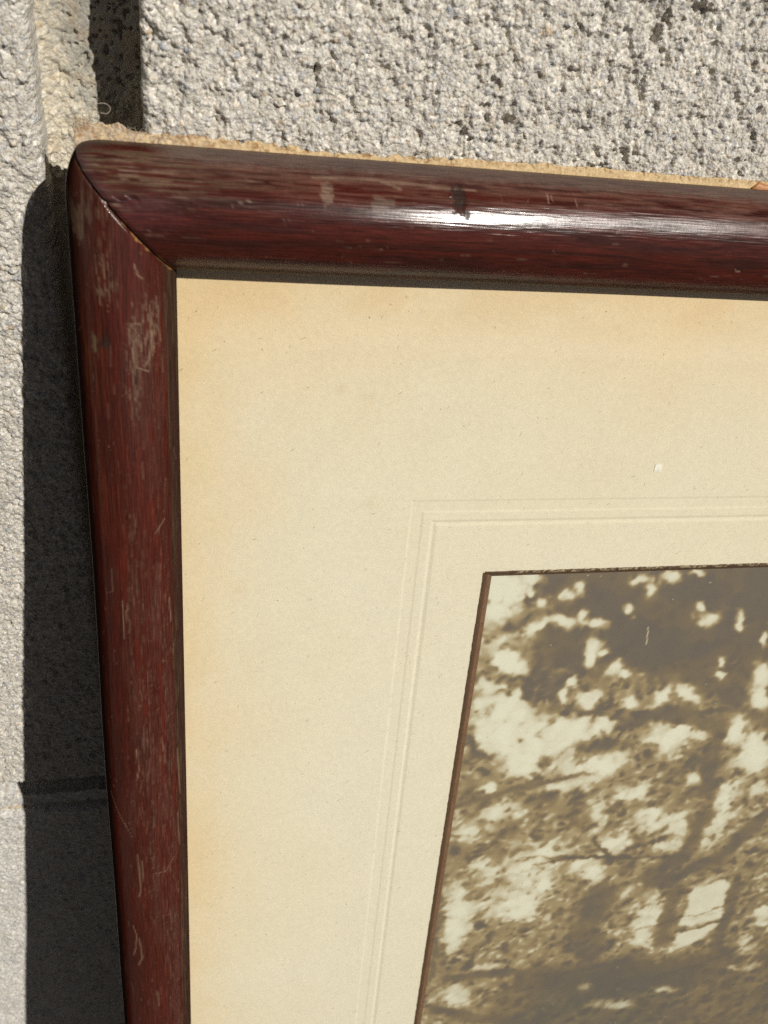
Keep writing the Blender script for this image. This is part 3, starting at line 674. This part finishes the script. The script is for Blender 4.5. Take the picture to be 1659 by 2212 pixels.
def quad(pts, soft=1.0):
    a = sum(x0*z1-x1*z0 for (x0, z0), (x1, z1) in zip(pts, pts[1:]+pts[:1])); s = np.ones(X.shape)
    for (x0, z0), (x1, z1) in zip(pts, pts[1:]+pts[:1]):
        e = ((X-x0)*(z1-z0)-(Z-z0)*(x1-x0))/math.hypot(x1-x0, z1-z0)*(-1 if a > 0 else 1)
        e = e+.8*(fbm(X/2.4, Z/2.4, 149, 2)-.5); s = s*ss(-soft, soft, e)
    return s
q = np.maximum(quad([(175.3, -205.4), (188.5, -204.2), (190.4, -221.8), (175.6, -224.1)]), quad([(175.6, -225.9), (190.7, -223.7), (184.7, -231.8), (175.7, -235.2)], 1.2))
F = F*(1-q)+q*(1.25+.9*(fbm(X/3, Z/3, 160, 2)-.5))
for pts, wd, op in (([(175.0, -219.3), (181, -218.4), (189.5, -216.5)], .75, 1.5), ([(175.0, -221.0), (189.5, -218.4)], .5, .9), ([(174.5, -226.3), (182, -225.2), (192.5, -222.7)], .7, 1.5), ([(160, -222), (176, -219.3)], .5, .8),
                    ([(173, -247), (192, -243), (207, -236)], .8, .9), ([(190, -214), (205, -209)], .7, .9), ([(132, -240), (160, -236.5)], .8, .8), ([(118, -187.2), (131.2, -186.3), (150, -188.5)], .8, 1.5), ([(136.3, -179.3), (139.5, -184), (143.2, -188.5)], 1.0, 1.3)):
    F = F-op*ss(wd, .1, polyd(X+.3*(wxn-X), Z+.3*(wzn-Z), pts))
gi = np.clip(np.round(np.interp(X+1.5*(fbm(X/1.5, Z/1.5, 170, 2)-.5)+1.6*(fbm(X/4, Z/4, 171, 2)-.5), px, np.arange(len(px)))).astype(int), 0, len(px)-1)
gj = np.clip(np.round(np.interp(-(Z+1.5*(fbm(X/1.5, Z/1.5, 172, 2)-.5)+1.6*(fbm(X/4, Z/4, 173, 2)-.5)), -pz, np.arange(len(pz)))).astype(int), 0, len(pz)-1)
F = F[gi, gj]
for ax_ in (0, 1):                          # lens softness of the old print
    F = (np.roll(F, 1, ax_)+2*F+np.roll(F, -1, ax_))/4
lum = 1/(1+np.exp(-1.8*F))
lum = np.clip(lum+.035*(fbm(X/.55, Z/.55, 145, 2)-.5), 0, 1)
stops = [0, .12, .3, .52, .76, 1]; cols = np.array([(.150, .122, .096), (.188, .147, .098), (.270, .203, .115), (.385, .302, .170), (.58, .535, .395), (.72, .70, .57)])
c = np.stack([np.interp(lum, stops, cols[:, i]) for i in range(3)], -1)
c = mix(c, (.140, .122, .106), .55*ss(.45, .62, fbm(X/14, Z/10, 161, 3))*ss(.35, .1, lum))
blue = ss(-236, -248, Z)*ss(126, 134, X)*ss(188, 165, X)*(1-lum)
c = mix(c, (.125, .118, .100), .6*blue)  # blue-grey reflection in the glass, painted into the print
c = mix(c, (.60, .5, .32), .9*ss(.22, .08, polyd(X, Z, [(136.2, -105.2), (136.9, -110.5)])))
r = np.random.default_rng(5)
for i in range(220):                       # dust specks lying in the print
    x0, z0 = r.uniform(PX, 230), r.uniform(-290, PZ); rr = r.uniform(.12, .34)
    mk = (np.abs(X-x0) < .8) & (np.abs(Z-z0) < .8)
    c[mk] = mix(c[mk], (.10, .08, .06) if r.random() < .7 else (.7, .65, .5), .55*ss(rr, rr*.3, np.hypot(X[mk]-x0, Z[mk]-z0)))
pr = mesh('print', fl(X, Z, np.zeros(X.shape)-.47).reshape(-1, 3), gridfaces(len(px), len(pz))[:, ::-1], M_PRINT, frame, col=np.clip(c, 0, 1).reshape(-1, 3))
tag(pr, 'sepia photograph of sun dappled trees')

# ---- glass, backing board, torn kraft paper, tape
def slab(name, x0, x1, z0, z1, n0, n1, mat, parent):
    P = [(x, z, n) for n in (n0, n1) for x, z in ((x0, z0), (x1, z0), (x1, z1), (x0, z1))]
    co = np.array([fl(*p) for p in P])
    return mesh(name, co, [(0, 3, 2, 1), (4, 5, 6, 7), (0, 1, 5, 4), (1, 2, 6, 5), (2, 3, 7, 6), (3, 0, 4, 7)], mat, parent, smooth=False)
tag(slab('glass', 15.6, FW-14, -15.4, FB+15.6, .18, .56, M_GLASS, frame), 'clear glass pane over the mount')
slab('backing_board', 15.8, FW-15, -15.8, FB+16, -2.6, -.62, M_BOARD, frame)
s = np.concatenate([np.arange(3.2, 160, .16), np.arange(160, FW-3, 3)]); kk = 22
topz = np.interp(s, [3, 4, 7, 14, 24, 35, 42, 50, 64, 73, 97, 116, 140, 340], [2.4, 3.0, 3.1, 2.5, 1.9, 2.0, 1.45, 1.0, 1.5, 1.9, 2.1, 1.9, 2.1, 2.0])+.35
topz = topz+1.5*(fbm(s/1.1, s*0, 150, 4)-.5)*ss(150, 20, s)+.25*(fbm(s/.5, s*0, 151, 2)-.5)+.35*(fbm(s/4, s*0, 152, 2)-.5)
S, K_ = np.meshgrid(np.arange(len(s)), np.arange(kk), indexing='ij')
t = (K_/(kk-1.0))**.6; x = s[S]; z = -4.0+(topz[S]+4.0)*t
n = -3.1+.25*(fbm(x/2.2, z/1.2, 153, 3)-.5)+.22*t
fur = ss(60, 8, x)
n = n+(.05+.42*fur)*(fbm(x/.55, z/.5, 154, 3)-.4)*ss(-1.5, .5, z)
c = mix(np.zeros(x.shape+(3,))+(.57, .42, .235), (.46, .37, .27), ss(40, 10, x))
c = mix(c, (.30, .15, .055), .75*ss(.52, .68, fbm(x/1.1, z/.35, 155, 4))*ss(110, 60, x))
c = mix(c, (.68, .52, .30), .7*ss(.5, .66, fbm(x/.6, z/.5, 156, 4)))
c = mix(c, (.22, .12, .05), .7*ss(.55, .72, fbm(x/.5, z/.8, 157, 3))*ss(.80, .97, t))
kp = mesh('backing_paper', fl(x, z, n).reshape(-1, 3), gridfaces(*x.shape)[:, ::-1], M_KRAFT, frame, col=np.clip(c, 0, 1).reshape(-1, 3))
kp.modifiers.new('thickness', 'SOLIDIFY').thickness = .0005; kp.modifiers[0].offset = 0
tag(kp, 'torn brown kraft backing paper showing above the top rail')
s2 = np.linspace(0, 1, 12); X, T_ = np.meshgrid(135.4+16*s2, np.linspace(0, 1, 6), indexing='ij')
Zt = -2+(1.95+.25*np.sin(X*1.3)-.9*np.clip(1-(X-135.4)/1.5, 0, 1)+2)*T_
tape = mesh('tape', fl(X, Zt, -2.45+0*X).reshape(-1, 3), gridfaces(*X.shape)[:, ::-1], M_TAPE, frame)
tape.modifiers.new('thickness', 'SOLIDIFY').thickness = .0002

tag(slab('glint_square', 126.9, 128.7, -61.4, -59.6, .06, .12, M_GLINT, frame), 'small pale square standing in for a glint on the glass')  # added pale square in place of a glint on the glass
# ---- tuft of lint on the torn paper
cu = empty('lint_tuft', f2w((5.5, 3.2, -2.6)), (-AL, 0, 0))
tag(cu, 'tuft of beige lint with a curled fibre on the torn paper above the frame corner', 'lint')
def tube(paths, rad, name):
    vs, fs = [], []
    for P in paths:
        P = np.asarray(P, float); b = len(vs)
        for i, p in enumerate(P):
            d_ = P[min(i+1, len(P)-1)]-P[max(i-1, 0)]; d_ /= np.linalg.norm(d_)+1e-9
            u = np.cross(d_, (.3, .2, 1.0)); u /= np.linalg.norm(u)+1e-9; v = np.cross(d_, u)
            for k in range(4):
                a = k*math.pi/2; vs.append(p+rad*(u*math.cos(a)+v*math.sin(a)))
        for i in range(len(P)-1):
            for k in range(4):
                fs.append((b+i*4+k, b+i*4+(k+1) % 4, b+i*4+4+(k+1) % 4, b+i*4+4+k))
    vs = np.array(vs); co = np.stack([(vs[:, 0]-5.5)*MM, -(vs[:, 2]+2.6)*MM, (vs[:, 1]-3.2)*MM], -1)
    return mesh(name, co, fs, M_LINT, cu)
r = np.random.default_rng(12); P = []
for i in range(170):
    c0 = np.array((4.1+r.normal(0, .9), 2.9+abs(r.normal(0, .45)), -2.6+r.normal(0, .35))) if i < 110 else np.array((r.uniform(3, 22), r.uniform(1.6, 2.9), -2.5+r.normal(0, .25)))
    a0 = r.uniform(0, 6.28); k_ = r.normal(0, 1.2); L_ = r.uniform(.4, 1.3); pts = [c0]
    for j in range(9):
        a0 += k_*L_/9*1.6; pts.append(pts[-1]+np.array((math.cos(a0), math.sin(a0)*.8, r.normal(0, .25)))*L_/9*1.6)
    P.append(pts)
tube(P, .022, 'fuzz')
th = np.linspace(0, 1, 26); lp = [np.array((6.0, 3.6, -2.2)), np.array((6.6, 5.0, -1.6)), np.array((7.0, 6.2, -1.2)), np.array((8.6, 6.6, -1.0)), np.array((9.5, 6.1, -.9)), np.array((9.4, 5.4, -1)), np.array((8.8, 5.0, -1.1)), np.array((7.9, 5.1, -1.2))]
def cr(p, n=6):
    o = []
    for i in range(len(p)-1):
        p0, p1, p2, p3 = p[max(i-1, 0)], p[i], p[i+1], p[min(i+2, len(p)-1)]
        for t in np.linspace(0, 1, n, endpoint=False):
            o.append(.5*((2*p1)+(-p0+p2)*t+(2*p0-5*p1+4*p2-p3)*t*t+(-p0+3*p1-3*p2+p3)*t**3))
    return o+[p[-1]]
tube([cr(lp)], .045, 'curled_fibre')
